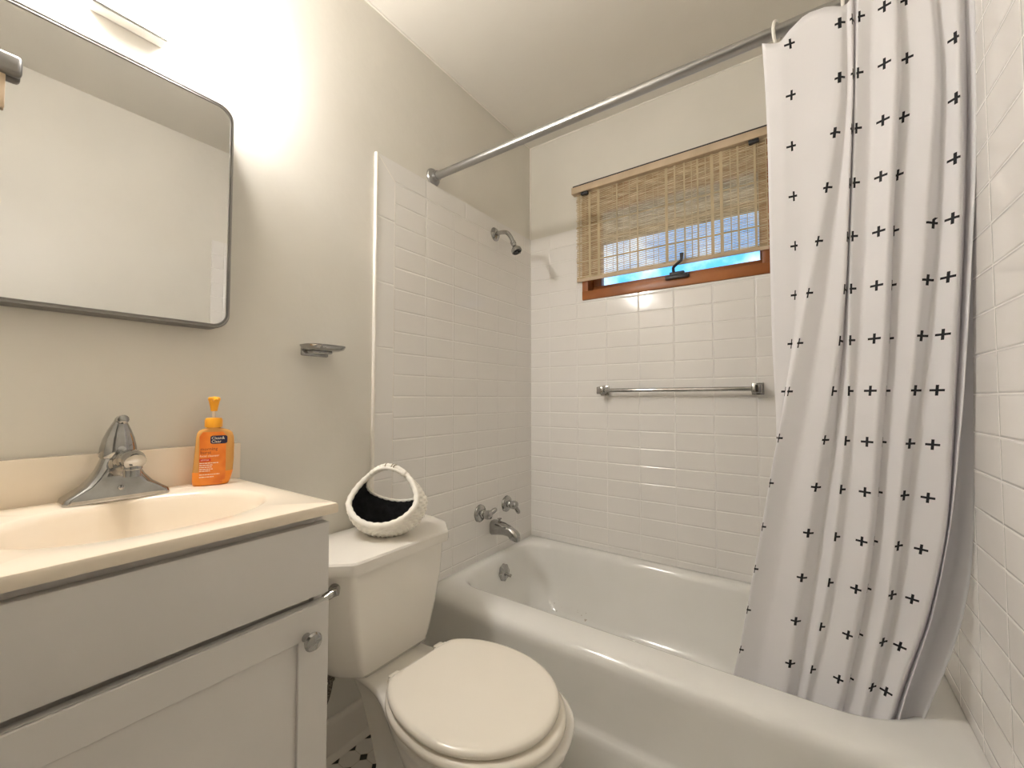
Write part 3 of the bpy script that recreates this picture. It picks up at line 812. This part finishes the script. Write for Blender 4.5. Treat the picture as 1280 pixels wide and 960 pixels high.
loft(bm, [yz_rect(.4451, .001), yz_rect(.4500, 0), yz_rect(.4515, .0015), yz_rect(.4515, s - .0012), yz_rect(.4503, s), yz_rect(.4451, s)], False, False)
obj('door_frame', bm, M['cabinet'], dr)
obj('knob', lathe(new_bm(), [(.008, 0), (.0065, .004), (.0055, .012), (.010, .016), (.0150, .020), (.0160, .024), (.0135, .028), (.007, .030), (0, .0305)], (.4515, -1.455, .648), (1, 0, 0)), M['chrome'], dr)

t = thing('countertop', 'cream marbled sink top with moulded oval basin on the white vanity', 'countertop', (.23, CYV, .856))
BCX, BCY = .247, -1.632
def around(fn, n=144):
    return [fn(2 * math.pi * k / n) for k in range(n)]
def rect_pt(a, x0, x1, y0, y1, z):
    c, s = math.cos(a), math.sin(a); ts = []
    if c > 1e-9: ts.append((x1 - BCX) / c)
    if c < -1e-9: ts.append((x0 - BCX) / c)
    if s > 1e-9: ts.append((y1 - BCY) / s)
    if s < -1e-9: ts.append((y0 - BCY) / s)
    k = min(ts); return (BCX + c * k, BCY + s * k, z)
angs = sorted([2 * math.pi * k / 140 for k in range(140)] +
              [math.atan2(y - BCY, x - BCX) % (2 * math.pi) for x in (.003, .4585) for y in (VY0, VY1)])
def basin(a, rx, ry, z, e=2.25):
    c, s = math.cos(a), math.sin(a)
    k = (abs(c / rx) ** e + abs(s / ry) ** e) ** (-1 / e)
    return (BCX + c * k, BCY + s * k, z)
def rr(x0, x1, y0, y1, z): return [rect_pt(a, x0, x1, y0, y1, z) for a in angs]
def bb(rx, ry, z): return [basin(a, rx, ry, z) for a in angs]
rings = [rr(.003, .4525, VY0 + .004, VY1 - .004, .8565), rr(.003, .4575, VY0 + .001, VY1 - .001, .8580), rr(.003, .4585, VY0, VY1, .861), rr(.003, .4585, VY0, VY1, VT - .005),
         rr(.003, .4565, VY0 + .002, VY1 - .002, VT - .0012), rr(.003, .4525, VY0 + .005, VY1 - .005, VT),
         bb(.158, .186, VT), bb(.153, .181, VT - .0015), bb(.148, .176, VT - .006), bb(.143, .171, VT - .014),
         bb(.134, .160, VT - .045), bb(.118, .142, VT - .085), bb(.092, .112, VT - .115), bb(.055, .066, VT - .128), bb(.022, .022, VT - .131)]
obj('counter', loft(new_bm(), rings, False, False), M['marble'], t, angle=40)
obj('backsplash', box(new_bm(), .0025, .022, VY0, VY1 + .008, VT - .003, .963, .003), M['marble'], t)
obj('drain', lathe(new_bm(), [(.0235, 0), (.0235, .003), (.017, .0035), (.015, .001), (.010, .004), (0, .0045)], (BCX, BCY, VT - .132)), M['chrome'], t)

# faucet
FX, FY = .066, -1.632
t = thing('faucet', 'chrome single lever faucet with flared base behind the sink basin', 'faucet', (FX, FY, VT))
hs = [(0, .078, .030), (.003, .079, .031), (.011, .0765, .030), (.018, .067, .029), (.030, .052, .028), (.045, .040, .027), (.060, .032, .0255), (.074, .027, .0245), (.080, .025, .023)]
bm = loft(new_bm(), [rrect(FX, FY, hx, hy, .012 if z < .02 else .018, VT + z, 10) for z, hy, hx in hs])
obj('base', bm, M['chrome'], t, angle=45)
bm = new_bm()
sp = [(FX + .004, FY, VT + .060), (FX + .045, FY, VT + .074), (FX + .082, FY, VT + .083), (FX + .106, FY, VT + .083), (FX + .116, FY, VT + .079)]
tube(bm, spline(sp, 6), [.021] * 6 + [.019] * 6 + [.0175] * 6 + [.016] * 5 + [.012, .006], 20)
so = obj('spout', bm, M['chrome'], t, angle=60)
obj('aerator', lathe(new_bm(), [(.0125, 0), (.0125, .012), (.0145, .014), (.0145, .026)], (FX + .098, FY, VT + .053)), M['chrome'], so)
obj('base_screw', lathe(new_bm(), [(.0048, 0), (.0048, .002), (.003, .0035), (0, .004)], (FX + .0285, FY, VT + .024), (1, 0, .05), 16), M['chrome'], t)
lv = [(.080, .0265, .0235, 0), (.084, .0285, .026, 0), (.100, .0275, .0255, 0), (.118, .0235, .0225, .001), (.134, .0175, .018, .003), (.147, .0115, .014, .006), (.153, .0085, .012, .008)]
bm = loft(new_bm(), [rrect(FX + dx, FY, hx, hy, hy * .9, VT + z, 8) for z, hy, hx, dx in lv])
tube(bm, spline([(FX + .004, FY, VT + .150), (FX + .016, FY, VT + .155), (FX + .032, FY, VT + .156)], 5), [.0095] * 5 + [.0088] * 5 + [.004], 14)
le = obj('lever_handle', bm, M['chrome'], t, angle=50)
obj('temperature_dot', lathe(new_bm(), [(.0058, 0), (.0058, .002), (.003, .003), (0, .003)], (FX + .0252, FY, VT + .098), (1, 0, .1), 18), M['steel'], le)

# soap bottle
bo = Vector((.070, -1.470, VT))
t = thing('cleanser_bottle', 'clear orange face wash pump bottle standing beside the backsplash on the sink top', 'bottle', bo)
ay = R(-19); nn = Vector((math.cos(ay), math.sin(ay), 0)); ww = Vector((-nn.y, nn.x, 0))
def bl(w_, n_, z): return bo + ww * w_ + nn * n_ + Vector((0, 0, z))
def bottle_ring(z, l, r, d, n=56):
    out = []
    for k in range(n):
        a = 2 * math.pi * k / n; c, s = math.cos(a), math.sin(a)
        hw = r if c > 0 else l
        e = 2.6
        q = (abs(c) ** e + abs(s) ** e) ** (-1 / e)
        out.append(bl(c * q * hw, s * q * d, z))
    return out
prof = [(.0005, .034, .028, .012), (.002, .036, .030, .0145), (.010, .0375, .034, .0155), (.030, .0370, .0385, .016), (.060, .0350, .0405, .016), (.090, .0330, .0405, .0155),
        (.108, .0320, .0395, .0145), (.118, .0305, .0365, .0135), (.124, .0270, .030, .0125), (.128, .019, .018, .0115), (.130, .0125, .0125, .011), (.134, .0115, .0115, .011)]
M['bottle'] = mat('orange_gel_plastic', (.90, .50, .16), .12, Transmission_Weight=.35, IOR=1.2)
M['gel'] = mat('orange_gel', (.85, .27, .02), .3)
M['label'] = mottle(mat('orange_label', (.80, .20, .015), .4), (.70, .15, .01), (.86, .27, .03), 25, 2)
M['pump'] = mat('orange_pump', (.95, .42, .02), .35)
M['navy'] = mat('navy_print', (.012, .014, .06), .4)
M['white_print'] = mat('white_print', (.92, .80, .66), .5)
M['maroon'] = mat('maroon_print', (.22, .03, .02), .5)
M['redbox'] = mat('red_print', (.62, .03, .02), .5)
M['clear'] = mat('clear_stem', (.80, .72, .62), .15)
bd = obj('bottle_body', loft(new_bm(), [bottle_ring(*p) for p in prof]), M['bottle'], t, angle=50)
gel = [(z, l + .0004, r + .0004, d + .0004) for z, l, r, d in prof if z <= .030] + [(.031, .0370, .0388, .0163)]
obj('gel', loft(new_bm(), [bottle_ring(*p) for p in gel]), M['gel'], bd, angle=50)
cap = obj('pump_collar', lathe(new_bm(), [(.0165, 0), (.0170, .002), (.0170, .016), (.0150, .021), (.008, .022), (0, .022)], bo + Vector((0, 0, .131)), (0, 0, 1), 36, lambda a: 1 + .012 * math.cos(18 * a)), M['pump'], t)
obj('pump_stem', lathe(new_bm(), [(.0035, 0), (.0035, .022)], bo + Vector((0, 0, .150)), (0, 0, 1), 14), M['clear'], cap)
bm = lathe(new_bm(), [(.0065, 0), (.0080, .010), (.0105, .022), (.0120, .026), (.0120, .030), (.009, .0325), (0, .033)], bo + Vector((0, 0, .168)), (0, 0, 1), 24)
tube(bm, [bl(0, .004, .196), bl(.002, .018, .1955), bl(.003, .024, .192)], [.006, .005, .004], 12)
obj('pump_head', bm, M['pump'], cap)
# front label, wrapped just off the bottle face
def face_n(w_, z):
    l = interp(z, [p[0] for p in prof], [p[1] for p in prof]); r = interp(z, [p[0] for p in prof], [p[2] for p in prof]); d = interp(z, [p[0] for p in prof], [p[3] for p in prof])
    q = min(abs(w_) / (r if w_ > 0 else l), .995)
    return d * (1 - q ** 2.6) ** (1 / 2.6)
def patch(w0, w1, z0, z1, m, name, par, lift=.0006, nu=10, nv=12, cut=0.0):
    bm = new_bm(); g = []
    for j in range(nv + 1):
        z = z0 + (z1 - z0) * j / nv; row = []
        inset = 0
        if cut:
            e = min(z - z0, z1 - z)
            if e < cut: inset = cut - math.sqrt(max(0, cut * cut - (cut - e) ** 2))
        for i in range(nu + 1):
            x = w0 + inset + (w1 - w0 - 2 * inset) * i / nu
            row.append(bm.verts.new(bl(x, face_n(x, z) + lift, z)))
        g.append(row)
    for j in range(nv):
        for i in range(nu): bm.faces.new((g[j][i], g[j][i + 1], g[j + 1][i + 1], g[j + 1][i]))
    return obj(name, bm, m, par, angle=180)
lb = patch(-.0255, .024, .004, .121, M['label'], 'front_label', bd, .0007, cut=.006)
patch(-.0055, .0265, .094, .1125, M['navy'], 'logo_panel', bd, .0012, cut=.004)
def text(s, size, w0, z0, m, name, par, lift=.0016, squeeze=1.0):
    cu = bpy.data.curves.new('lettering', 'FONT'); cu.body = s; cu.size = size; cu.resolution_u = 2
    tmp = bpy.data.objects.new('lettering', cu); COL.objects.link(tmp)
    bpy.context.view_layer.update()
    me = bpy.data.meshes.new_from_object(tmp.evaluated_get(bpy.context.evaluated_depsgraph_get()))
    bpy.data.objects.remove(tmp)
    bm = new_bm(); bm.from_mesh(me); bpy.data.meshes.remove(me)
    for v_ in bm.verts:
        x = w0 + v_.co.x * squeeze; z = z0 + v_.co.y
        v_.co = bl(x, face_n(x, z) + lift, z)
    return obj(name, bm, m, par, smooth=False)
text('Clean&', .0088, -.0035, .1040, M['white_print'], 'logo_lettering', bd, squeeze=.95)
text('Clear', .0088, -.0035, .0963, M['white_print'], 'logo_lettering', bd, squeeze=.95)
text('morning', .0095, -.0235, .0800, M['maroon'], 'label_lettering', bd)
text('burst', .0095, -.0235, .0722, M['maroon'], 'label_lettering', bd)
text('facial cleanser', .0064, -.0240, .0655, M['white_print'], 'label_lettering', bd)
patch(-.0245, -.0040, .0555, .0615, M['redbox'], 'red_flash', bd, .0011, nv=4)
text('oil-free', .0052, -.0225, .0570, M['white_print'], 'label_lettering', bd)
bm = new_bm()
for z, x1 in ((.0505, .010), (.0460, .0000), (.0415, -.002), (.0370, .000), (.0330, -.005), (.0250, .013), (.0195, .002)):
    x = -.0245
    random.seed(int(z * 1e5))
    while x < x1:
        e = min(x + random.uniform(.002, .006), x1)
        vs = [bm.verts.new(bl(a, face_n(a, b) + .0014, b)) for a, b in ((x, z), (e, z), (e, z + .0017), (x, z + .0017))]
        bm.faces.new(vs); x = e + .0009
obj('small_print', bm, M['white_print'], bd, smooth=False)

# ------------------------------------------------------------------ mirror and lamp over the vanity
MY0, MY1, MZ0, MZ1, MX = -1.842, -1.434, 1.241, 1.785, .050
t = thing('wall_mirror', 'round-cornered mirror in a thin grey metal frame above the sink', 'mirror', (.0, (MY0 + MY1) / 2, MZ0))
def yz_ring(x, inset, r, n=14):
    hy, hz = (MY1 - MY0) / 2 - inset, (MZ1 - MZ0) / 2 - inset
    return [(x, p[0], p[1]) for p in rrect((MY0 + MY1) / 2, (MZ0 + MZ1) / 2, hy, hz, r, 0, n)]
rings = [yz_ring(.006, .004, .030), yz_ring(.006, 0, .034), yz_ring(MX - .004, 0, .034), yz_ring(MX, .0015, .033), yz_ring(MX, .0035, .032), yz_ring(MX - .0008, .0050, .030), yz_ring(MX, .0065, .029), yz_ring(MX, .0085, .028), yz_ring(MX - .0025, .0095, .027), yz_ring(MX - .0025, .014, .024)]
obj('frame', loft(new_bm(), rings, True, False), M['frame_metal'], t, angle=40)
obj('glass', loft(new_bm(), [yz_ring(MX - .008, .0095, .027), yz_ring(MX - .0022, .0095, .027)], True, True), M['mirror'], t, smooth=False)
# small hook stuck on the mirror
hy = -1.803
bm = new_bm(); box(bm, .0500, .0700, hy - .030, hy + .028, 1.640, 1.676, .007, 3)
t = thing('hook', 'small grey metal hook on the mirror glass at its left side', 'hook', (.05, hy, 1.640))
obj('hook_plate', bm, M['frame_metal'], t)
bm = new_bm(); box(bm, .0500, .0560, hy - .020, hy + .010, 1.58, 1.642, .002)
tube(bm, spline([(.055, hy - .005, 1.592), (.070, hy - .005, 1.586), (.082, hy - .005, 1.598)], 5), .004, 10)
obj('hook_arm', bm, M['valance'], t)

LY0, LY1 = -1.812, -1.440
t = thing('vanity_light', 'lit white glass wall lamp mounted over the mirror', 'wall lamp', (0, (LY0 + LY1) / 2, 1.95))
lp = [(.028, 2.035), (.080, 2.012), (.100, 1.985), (.103, 1.955), (.097, 1.925), (.072, 1.902), (.040, 1.886), (.034, 1.890), (.034, 2.028)]
obj('glass_shade', prism(new_bm(), lp, 1, LY0, LY1, .0), M['glow'], t, angle=30)
for y in ((LY0 + LY1) / 2 - .10, (LY0 + LY1) / 2 + .10):
    obj('bulb', lathe(new_bm(), [(.012, -.05), (.013, -.03), (.022, -.012), (.027, .006), (.025, .022), (.014, .033), (0, .036)], (.068, y, 1.965), (0, 1, 0), 20), M['bulb'], t)
obj('back_pan', box(new_bm(), .001, .0275, LY0 + .012, LY1 - .020, 1.902, 2.030, .003), M['trim'], t)
obj('back_plate', box(new_bm(), .001, .030, LY0 + .125, LY1 - .125, 1.872, 1.891, .003), M['trim'], t)
obj('chrome_strip', box(new_bm(), .0300, .0330, LY0 + .125, LY1 - .125, 1.873, 1.883, .001), M['chrome'], t)

# ------------------------------------------------------------------ soap dish on the wall
t = thing('soap_dish', 'small chrome soap dish fixed on the bare wall above the toilet', 'soap dish', (0, -1.192, 1.215))
bm = new_bm(); box(bm, .0, .010, -1.235, -1.152, 1.198, 1.226, .004); box(bm, .004, .052, -1.226, -1.164, 1.204, 1.213, .004)
obj('bracket', bm, M['chrome'], t)
def dish_ring(hx, hy, z, cx=.047): return rrect(cx, -1.192, hx, hy, min(hx, hy) * .75, z, 12)
bm = loft(new_bm(), [dish_ring(.030, .042, 1.212), dish_ring(.040, .054, 1.216), dish_ring(.044, .059, 1.224), dish_ring(.0445, .0595, 1.2265), dish_ring(.041, .056, 1.2265), dish_ring(.037, .050, 1.219), dish_ring(.028, .038, 1.2165)])
obj('tray', bm, M['chrome'], t, angle=50)

# ------------------------------------------------------------------ towel bar under the window
t = thing('towel_bar', 'chrome towel bar on the tiled back wall below the window', 'towel bar', (.73, -.008, 1.112))
obj('bar', tube(new_bm(), [(.415, -.056, 1.1115), (1.045, -.056, 1.1115)], .0085, 20), M['chrome'], t)
for x in (.420, 1.040):
    bm = new_bm(); box(bm, x - .021, x + .021, -.016, -.0085, 1.089, 1.135, .002); box(bm, x - .017, x + .017, -.073, -.014, 1.095, 1.129, .004)
    obj('post', bm, M['chrome'], t)

# ------------------------------------------------------------------ shower head, valves, spout on the left wall
SY = -.323
t = thing('shower_fixture', 'chrome shower head on a bent arm high on the tiled left wall', 'shower head', (.001, SY, 1.844))
obj('flange', lathe(new_bm(), [(.032, 0), (.032, .002), (.026, .009), (.014, .013), (.010, .014)], (.0085, SY, 1.846), (1, 0, 0)), M['chrome'], t)
arm = spline([(.010, SY, 1.846), (.045, SY, 1.847), (.078, SY, 1.838), (.100, SY, 1.812), (.112, SY, 1.786)], 8)
obj('arm', tube(new_bm(), arm, .0095, 18), M['chrome'], t)
dd = Vector((.42, 0, -.91)).normalized(); p0 = Vector((.110, SY, 1.790))
hd = obj('head', lathe(new_bm(), [(.0115, 0), (.0130, .002), (.0130, .014), (.0105, .016), (.0105, .026), (.0135, .030), (.0165, .036), (.0230, .043), (.0245, .047), (.0245, .056), (.0225, .058), (.0195, .0585), (.0190, .052), (.0, .052)], p0, dd, 32), M['chrome'], t, angle=30)
obj('spray_face', lathe(new_bm(), [(.0185, 0), (.0185, .003), (.011, .004), (.010, .009), (0, .009)], p0 + dd * .0515, dd, 28), M['black'], hd)
obj('spray_lever', tube(new_bm(), [p0 + dd * .056 + Vector((.008, 0, 0)), p0 + dd * .068 + Vector((.012, 0, 0))], .0035, 10), M['chrome'], hd)

def valve(y, z, ang, label):
    t = thing('shower_valve', label, 'valve', (.008, y, z), 'tub valves')
    obj('escutcheon', lathe(new_bm(), [(.038, 0), (.038, .003), (.034, .009), (.022, .013), (.018, .015)], (.0085, y, z), (1, 0, 0), 40, lambda a: 1 + .018 * math.cos(8 * a)), M['chrome'], t)
    bm = lathe(new_bm(), [(.016, 0), (.0165, .006), (.0145, .012), (.0185, .022), (.0195, .034), (.0165, .046), (.009, .050), (0, .051)], (.022, y, z), (1, 0, 0), 32, lambda a: 1 + .05 * math.cos(6 * a))
    dy, dz = math.cos(ang), math.sin(ang)
    tube(bm, spline([(.050, y - dy * .012, z - dz * .012), (.062, y + dy * .012, z + dz * .012), (.076, y + dy * .040, z + dz * .040)], 5), [.013] * 5 + [.0105] * 4 + [.0085, .005], 14)
    obj('handle', bm, M['chrome'], t)
valve(-.430, .572, R(35), 'chrome tub valve with upturned lever, nearer the toilet')
valve(-.231, .574, R(-75), 'chrome tub valve with drooping handle, nearer the window wall')
t = thing('tub_spout', 'chrome tub spout with a pull knob below the two valves', 'tub spout', (.008, -.335, .49))
def sp_ring(x, z0, z1, hw):
    zc, hz = (z0 + z1) / 2, (z1 - z0) / 2
    return [(x, p[0], p[1]) for p in rrect(-.335, zc, hw, hz, min(hw, hz) * .8, 0, 8)]
bm = loft(new_bm(), [sp_ring(.0085, .458, .522, .026), sp_ring(.012, .456, .524, .028), sp_ring(.030, .460, .523, .027), sp_ring(.070, .466, .518, .0245), sp_ring(.105, .464, .508, .0225), sp_ring(.116, .450, .504, .0215), sp_ring(.138, .447, .494, .020), sp_ring(.148, .447, .484, .017), sp_ring(.151, .449, .474, .013)])
obj('spout_body', bm, M['chrome'], t, angle=45)
obj('diverter_knob', lathe(new_bm(), [(.005, 0), (.005, .012), (.0095, .014), (.0095, .018), (0, .019)], (.046, -.335, .517)), M['chrome'], t)

# ------------------------------------------------------------------ woven blind
BX0, BX1, BT, BB = .284, 1.087, 2.092, 1.645
t = thing('window_blind', 'woven tan bamboo blind hanging over the small window', 'window blind', ((BX0 + BX1) / 2, -.012, BT))
bm = new_bm()
box(bm, BX0 - .018, BX1 + .004, -.044, -.0095, 2.076, 2.108, .002)
obj('valance', bm, M['valance'], t)
bm = new_bm(); box(bm, BX0 - .014, BX1 + .004, -.036, -.0085, 2.1085, 2.118, .001)
obj('head_rail', bm, M['black'], t)
bm = new_bm(); n = 72; pz = (BT - BB) / n
random.seed(4)
for k in range(n):
    z = BB + (k + .5) * pz; j = random.uniform(-.0022, .0022); h = pz * random.uniform(.58, .68)
    if k < 3: h = pz * 1.02
    x0, x1 = BX0 + random.uniform(-.003, .003), BX1 + random.uniform(-.003, .003)
    box(bm, x0, x1, -.0212, -.0202, z - h / 2, z + h / 2)
sl = obj('woven_slats', bm, M['bamboo'], t, smooth=False)
bm = new_bm()
x = BX0 + .012
while x < BX1:
    wd = random.choice((.0016, .0022, .004, .007, .012))
    box(bm, x, min(x + wd, BX1 - .001), -.0226, -.0217, BB, BT - .015); x += wd + random.uniform(.012, .034)
for z in (1.735, 1.770, 1.83, 1.91, 1.975): box(bm, BX0, BX1, -.0228, -.0218, z, z + .0035)
obj('warp_bands', bm, M['thread'], t, smooth=False)
obj('bottom_bar', box(new_bm(), BX0, BX1, -.0235, -.0180, BB - .003, BB + .0125, .002), M['valance'], t)
bm = new_bm()
tube(bm, [(1.050, -.026, 2.072), (1.050, -.027, 1.655)], .0012, 6); tube(bm, [(1.057, -.026, 2.072), (1.057, -.027, 1.655)], .0012, 6)
obj('pull_cord', bm, M['thread'], t)
for x in (.332, 1.045):
    obj('bracket', box(new_bm(), x - .018, x + .018, -.040, -.024, 2.062, 2.0755, .002), M['black'], t)
